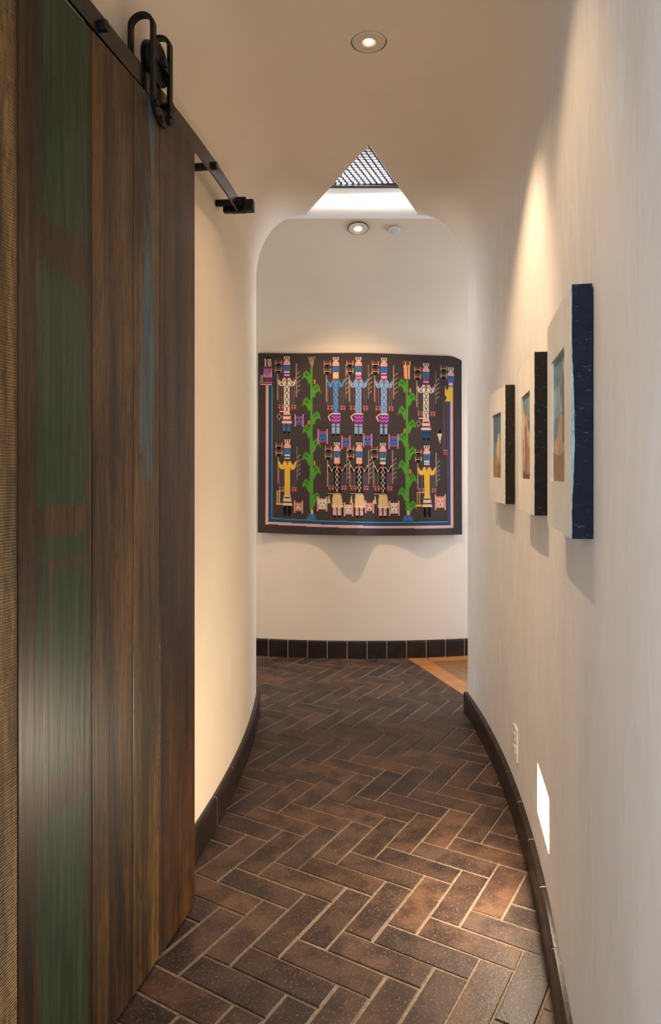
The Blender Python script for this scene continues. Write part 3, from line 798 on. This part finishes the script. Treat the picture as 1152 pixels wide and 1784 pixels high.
# guardian border: left band, base, right band
rect(460, 671, 465, 919, 'p'); rect(465, 671, 471, 914, 'n'); rect(471, 671, 472, 909, 'c')
for k in range(460, 794):
    dy = 3.5 * (k - 460) / 333 + 1.2 * math.sin((k - 460) / 333 * math.pi)
    if k > 465: rect(k, 907.5 + dy, k + 1, 913.5 + dy, 'n')
    rect(k, 913.5 + dy, k + 1, 918 + dy, 'p')
    if 470 < k < 786: rect(k, 906.8 + dy, k + 1, 907.8 + dy, 'c')
rect(784, 695, 785, 911, 'v'); rect(785, 695, 789, 915, 'n'); rect(789, 695, 794, 921, 'p'); rect(779, 695, 780, 786, 'v'); rect(776, 695, 777, 786, 'v')
rect(776, 782, 784, 784, 'e'); rect(776, 786, 784, 791, 'r')
# feather skirt at the left end of the guardian
rect(458, 623, 461, 637, 't'); rect(464, 623, 467, 637, 't'); rect(468, 622, 470, 637, 't'); rect(459, 620, 470, 623, 'k')
rect(455, 638, 472, 657, 'u')
for k in range(5): poly([(456 + 3.2 * k, 656), (458.4 + 3.2 * k, 656), (457.2 + 3.2 * k, 641)], 't')
rect(459, 657, 471, 664, 'u'); rect(448, 665, 472, 666, 't'); rect(450, 668, 471, 670, 'p'); rect(450, 652, 455, 664, 'e')
# head and yellow body of the guardian on the right
def fans(x, y, s=1.0, c='t'):
    for q, yy in ((0, y), (2, y + 13 * s)):
        x0, x1 = x - 6, x + 5
        rect(x0, yy, x0 + 1, yy + 9 * s, c); rect(x1, yy, x1 + 1, yy + 9 * s, c); rect(x0, yy + 2, x1, yy + 3, 'r'); rect(x0, yy + 5 * s, x1 + 1, yy + 6 * s, c)
        poly([(x0 + 2, yy + 6 * s), (x1 - .5, yy + 6 * s), (x - .3, yy + 13 * s)], 'k')
def head(x, y, w=6, neck='umum'):
    for dx in (-4, 0, 4): rect(x + dx - 1, y, x + dx + 1, y + 2, 'k'); rect(x + dx - 1, y + 2, x + dx + 1, y + 8, 'w')
    poly([(x - w, y + 18), (x - w, y + 14), (x - 2, y + 7), (x + 2, y + 7), (x + w, y + 14), (x + w, y + 18)], 'p')
    rect(x - w, y + 18, x + w, y + 28, 'b'); rect(x - w, y + 18, x + w, y + 19, 'k'); rect(x - 3, y + 22, x - 2, y + 24, 'k'); rect(x + 2, y + 22, x + 3, y + 24, 'k'); rect(x - 1, y + 26, x + 1, y + 27, 'k')
    for k, c in enumerate(neck): rect(x - w + 1.5, y + 29 + 2.8 * k, x + w - 1.5, y + 31.8 + 2.8 * k, c)
head(790, 631, 5.5, 'mwuu'); fans(777, 631)
poly([(779, 668), (783, 676), (787, 668), (794, 668), (794, 695), (779, 695), (783, 688), (779, 684)], 'y')
poly([(770, 744), (775, 759), (765, 759)], 'k'); poly([(765, 753), (774, 753), (770, 770)], 'w'); rect(769, 755, 771, 768, 't')
# holy people
def yei(x, y, body, zig, neck, skirt, legs, low=False, h=98, wand='e', nkfill=None):
    """x centre, y top of the feathers."""
    head(x, y, 6.2, neck)
    ys_ = y + 41; yb_ = y + h
    poly([(x - 17, ys_ - 1), (x - 14, ys_ + 1), (x - 10, ys_ + 8), (x - 6, ys_), (x + 6, ys_), (x + 10, ys_ + 8), (x + 14, ys_ + 1), (x + 17, ys_ - 1), (x + 14, ys_ + 13), (x + 8, ys_ + 16), (x + 5, ys_ + 12), (x + 5, yb_), (x - 5, yb_), (x - 5, ys_ + 12), (x - 8, ys_ + 16), (x - 14, ys_ + 13)], body)
    poly([(x - 3, ys_), (x + 3, ys_), (x, ys_ + 7)], 'r')
    if zig:
        n = 5; st_ = (yb_ - ys_ - 4) / n
        for k in range(n):
            a, b = ys_ + 4 + k * st_, ys_ + 4 + (k + 1) * st_; s_ = 1 if k % 2 else -1
            line(x - 3 * s_, a, x + 3 * s_, b, zig, 1); line(x + 3 * s_, a, x - 3 * s_, b, zig, 1)
        line(x - 15, ys_ + 2, x - 9, ys_ + 12, zig, 1.2); line(x + 15, ys_ + 2, x + 9, ys_ + 12, zig, 1.2)
        line(x - 9, ys_ + 12, x - 5, ys_ + 4, zig, 1); line(x + 9, ys_ + 12, x + 5, ys_ + 4, zig, 1)
    for dx in (-14, -9, 9, 13): line(x + dx, ys_ + 14, x + dx, yb_ - 13, 'v', 1)
    for dx in (-15, -9, 8, 13):
        rect(x + dx, yb_ - 13, x + dx + 4, yb_ - 11, 'e'); rect(x + dx, yb_ - 10, x + dx + 4, yb_ - 5, 'r'); rect(x + dx + 1, yb_ - 9, x + dx + 2, yb_ - 7, 'w')
    fans(x - 15, y + 9)
    rect(x - 17, y + 34, x - 16, ys_ + 40, 't')
    # staff and flower on the other hand
    line(x + 17, y + 16, x + 17, y + 74, 'e', 1)
    for k in range(5): line(x + 18, y + 34 + 8 * k, x + 23, y + 30 + 8 * k, wand, 1.6)
    if skirt == 'sash':
        rect(x - 8, yb_, x + 8, yb_ + 2, 'w')
        rect(x - 8, yb_ + 2, x + 9, yb_ + 19, 'u')
        for yy in (yb_ + 5, yb_ + 11):
            for k in range(5): rect(x - 7 + 3 * k, yy + (k % 2) * 2, x - 4 + 3 * k, yy + 2 + (k % 2) * 2, 'm')
        line(x - 9, yb_ + 2, x - 13, yb_ + 6, 't', 2); line(x - 13, yb_ + 6, x - 10, yb_ + 13, 't', 2); yl = yb_ + 19
    elif skirt == 'bell':
        poly([(x - 5, yb_ - 2), (x + 5, yb_ - 2), (x + 9, yb_ + 20), (x - 9, yb_ + 20)], 'p' if not low else 't')
        for k in range(4): rect(x - 5.5 - k * 1.1, yb_ + 5 + 4 * k, x + 5.5 + k * 1.1, yb_ + 7 + 4 * k, 'w' if k % 2 else 'k')
        rect(x - 9, yb_ + 17, x + 9, yb_ + 19, 'w'); yl = yb_ + 20
        if low:
            line(x - 18, yb_ - 5, x - 18, yb_ + 18, 'y', 1); line(x - 14, yb_ - 5, x - 14, yb_ + 18, 't', 1); rect(x - 20, yb_ + 16, x - 10, yb_ + 19, 'y'); rect(x - 19, yb_ - 6, x - 5, yb_ - 5, 't')
        else:
            poly([(x - 18, yb_ + 8), (x - 14, yb_ + 2), (x - 9, yb_ + 8), (x - 14, yb_ + 15)], 'e'); poly([(x - 16, yb_ + 8), (x - 14, yb_ + 5), (x - 11, yb_ + 8), (x - 14, yb_ + 12)], 'k'); rect(x - 13, yb_ - 2, x - 4, yb_, 'w')
    else:
        rect(x - 16, yb_ - 2, x + 8, yb_, 'k'); rect(x - 16, yb_, x + 6, yb_ + 1, 't')
        poly([(x - 7, yb_ + 2), (x + 7, yb_ + 2), (x + 11, yb_ + 25), (x - 9, yb_ + 25)], 't')
        for k in range(4): rect(x - 6 - k, yb_ + 5 + 5 * k, x + 7 + k, yb_ + 6 + 5 * k, 'y')
        rect(x - 8, yb_ + 22, x + 10, yb_ + 25, 'w'); yl = yb_ + 25
        poly([(x - 14, yb_ + 4), (x - 11, yb_ + 18), (x - 17, yb_ + 18)], 't')
    lw = 5; le = yl + (20 if skirt == 'sash' else 17)
    for s_ in (-1, 1):
        xa = x + s_ * 4
        rect(xa - lw / 2 - .5, yl, xa + lw / 2, le - 3, legs); rect(xa - lw / 2 - .5, yl + 4, xa + lw / 2, yl + 5, 'k' if legs != 'p' else 'r'); rect(xa - 2, le - 3, xa + 2, le + 1, 'k')
yei(498, 616, 'w', 'k', 'wuwu', 'bell', 'b', h=102)
for xx, nk in ((585, 'tttt'), (625, 'wmum'), (670, 'muwm')): yei(xx, 618, 'l' if xx > 600 else 'b', 'c' if xx < 600 else 'b', nk, 'sash', 'l', h=101)
yei(745, 625, 'w', 'k', 'ruwu', 'bell', 'n', h=102)
yei(499, 764, 'y', None, 'wnwn', 'bell', 'k', True, h=100)
for xx, nk in ((587, 'tptp'), (626, 'tppt'), (668, 'yblw')): yei(xx, 768, 'k', 'w', nk, 'apron', 'p', h=92)
yei(746, 772, 'y', None, 'wcwn', 'bell', 'k', True, h=92)
# corn stalks
def corn(x, y0, y1, tassel, dx):
    poly([(x - 2, y0), (x + 2, y0), (x + 3, y1), (x - 3, y1)], 'g')
    k = 0; y = y0 + 6
    while y < y1 - 12:
        s_ = -1 if k % 2 == 0 else 1
        poly([(x, y + 18), (x + s_ * 3, y + 4), (x + s_ * 9, y - 3), (x + s_ * 14, y + 2), (x + s_ * 17, y + 14), (x + s_ * 12, y + 9), (x + s_ * 8, y + 14), (x + s_ * 5, y + 22)], 'g')
        poly([(x + s_ * 4, y + 8), (x + s_ * 9, y), (x + s_ * 13, y + 5), (x + s_ * 7, y + 9)], 'd')
        if k % 3 == 1: rect(x + s_ * 5 - 1, y - 10, x + s_ * 5 + 2, y - 2, 'o')
        y += 24; k += 1
    for q in range(5): line(x + 1, y0, x + (q - 2) * 2.6, y0 - 20, tassel, 1.4)
    rect(x - 1, y1, x + 3, y1 + 12, 't'); poly([(x - 9, 908), (x - 5, y1 + 8), (x + 6, y1 + 8), (x + 10, 908)], 'b')
corn(542, 640, 890, 'e', 0); corn(711, 653, 890, 'o', 0)
rect(705, 632, 716, 656, 't')
for q in range(4): line(706 + 3 * q, 656, 704 + 4 * q, 626, 'y' if q % 2 else 'r', 1.5)
# masks between the figures
def mask(x, y, c, e_, s=1.0):
    w, h_ = 7 * s, 9 * s
    poly([(x - w, y - h_), (x + w, y - h_), (x + w - 1, y + h_), (x - w + 1, y + h_)], c)
    rect(x - w, y - h_ - 1, x + w, y - h_ + 2, e_); rect(x - w, y + h_ - 2, x + w, y + h_, e_)
    for s_ in (-1, 1):
        rect(x + s_ * (w + 1) - 1, y - h_ - 5, x + s_ * (w + 1) + 1, y + h_ + 5, 'p' if c != 'b' else 'm'); rect(x + s_ * (w + 1) - 1, y - h_ - 7, x + s_ * (w + 1) + 1, y - h_ - 5, 'k'); rect(x + s_ * (w + 1) - 1, y + h_ + 4, x + s_ * (w + 1) + 1, y + h_ + 6, 'k')
        rect(x + s_ * 3 - 1, y - 3, x + s_ * 3 + 1, y - 1, 'k')
    rect(x - 1, y + 3, x + 1, y + 5, 'k')
mask(520, 733, 'b', 'r', .8); mask(562, 761, 'b', 'r'); mask(603, 771, 'b', 'r', .85); mask(641, 767, 'b', 'r', .9); mask(687, 768, 'b', 'r')
mask(519, 886, 'p', 'o', .8); mask(561, 880, 'w', 'p'); mask(607, 889, 'w', 'p', .85); mask(644, 884, 'p', 'o', .8); mask(688, 886, 'w', 'p', .95); mask(770, 876, 'p', 'o', 1.1)
A = np.clip(.82 * A * (1 + .16 * (rng.random((NY, NX, 1)) - .5)), 0, 1)
# cloth surface: hung along its top edge on the bulging wall, lower edge rippling away from it
UX0, UX1, VZ0, VZ1 = -.497, .898, .846, 2.077
def ripple(s):
    g1 = lambda c, w: math.exp(-((s - c) / w) ** 2)
    return .03 + .122 * (g1(.475, .12) if s < .475 else g1(.475, .065)) + .022 * g1(.14, .2) * 0 + .05 * g1(.80, .10) + .015 * g1(.02, .06)
def cloth(s, r):                                     # s 0..1 left to right, r 0 (top) .. 1 (bottom)
    x = UX0 + (UX1 - UX0) * s
    off = .016 + (ripple(s) - .016) * (max(0, (r - .35) / .65) ** 1.8)
    z = VZ1 + (VZ0 - VZ1) * r
    z += -.022 * s * (1 - r) - .008 * math.sin(s * 9) * (1 - r) ** 3 * .4
    z += -.008 * math.sin(s * math.pi) * r + .09 * (off - .03) * r - .012 * s * r
    z -= .004 * math.sin(s * math.pi) * (1 - r)
    if s > .93: z -= (1 - r) ** 8 * .03 * ((s - .93) / .07) ** 2
    return Vector((x - (BC[0] - x) / BR * 0, YBK(x) - off, z))
tv = np.zeros(((NY + 1) * (NX + 1), 3)); th = .008
for r in range(NY + 1):
    for s in range(NX + 1):
        tv[r * (NX + 1) + s] = cloth(s / NX, r / NY)
n1 = NX + 1
fr_ = [(r * n1 + s, (r + 1) * n1 + s, (r + 1) * n1 + s + 1, r * n1 + s + 1) for r in range(NY) for s in range(NX)]
# back sheet (coarse) and rim give the weave its thickness
ring = [(r, 0) for r in range(NY)] + [(NY, s) for s in range(NX)] + [(NY - q, NX) for q in range(NY)] + [(0, NX - q) for q in range(NX)]
o0 = len(tv); back = [tv[r * n1 + s] + np.array([0, th, 0]) for r, s in ring]
rim = [(ring[q][0] * n1 + ring[q][1], ring[(q + 1) % len(ring)][0] * n1 + ring[(q + 1) % len(ring)][1], o0 + (q + 1) % len(ring), o0 + q) for q in range(len(ring))]
vv = list(map(tuple, tv)) + list(map(tuple, back))
tp = empty('tapestry', (.2, YBK(.2), 2.06), 0, 'dark woven wall tapestry with figures and two green corn stalks on the curved back wall', 'tapestry')
t = NT('handwoven_wool')
nw = t.noise(420, 2, .5, t.co()); wv = t.n('ShaderNodeTexWave', wave_type='BANDS', bands_direction='Z'); wv.inputs['Scale'].default_value = 90
t.link(t.co(), wv.inputs['Vector']); t.bump(t.math('ADD', nw, t.math('MULTIPLY', wv.outputs['Fac'], .5)), .3, .003)
M['wool'] = t.set(t.attr('weave'), .95, spec=.08)
L = tp.location
cl = link_mesh('woven_panel', [(p[0] - L.x, p[1] - L.y, p[2] - L.z) for p in vv], fr_ + rim, M['wool'], tp, smooth=True)
cols = np.concatenate([np.concatenate([A.reshape(-1, 3), np.ones((NX * NY, 1))], 1), np.tile(np.append(BG, 1), (len(rim), 1))])
at = cl.data.attributes.new('weave', 'FLOAT_COLOR', 'FACE'); at.data.foreach_set('color', cols.ravel())
mb = MB()
for q in range(4):
    p0 = cloth(.992 + .002 * q, 1); mb.cyl(p0 - L, p0 + Vector((.004 * (q - 1), -.002, -.035 - .004 * q)) - L, .0014, .001, 6)
o = mb.build('tassel', simple('pale_thread', (.6, .55, .5), .9), tp); o['label'] = 'pale loose threads'
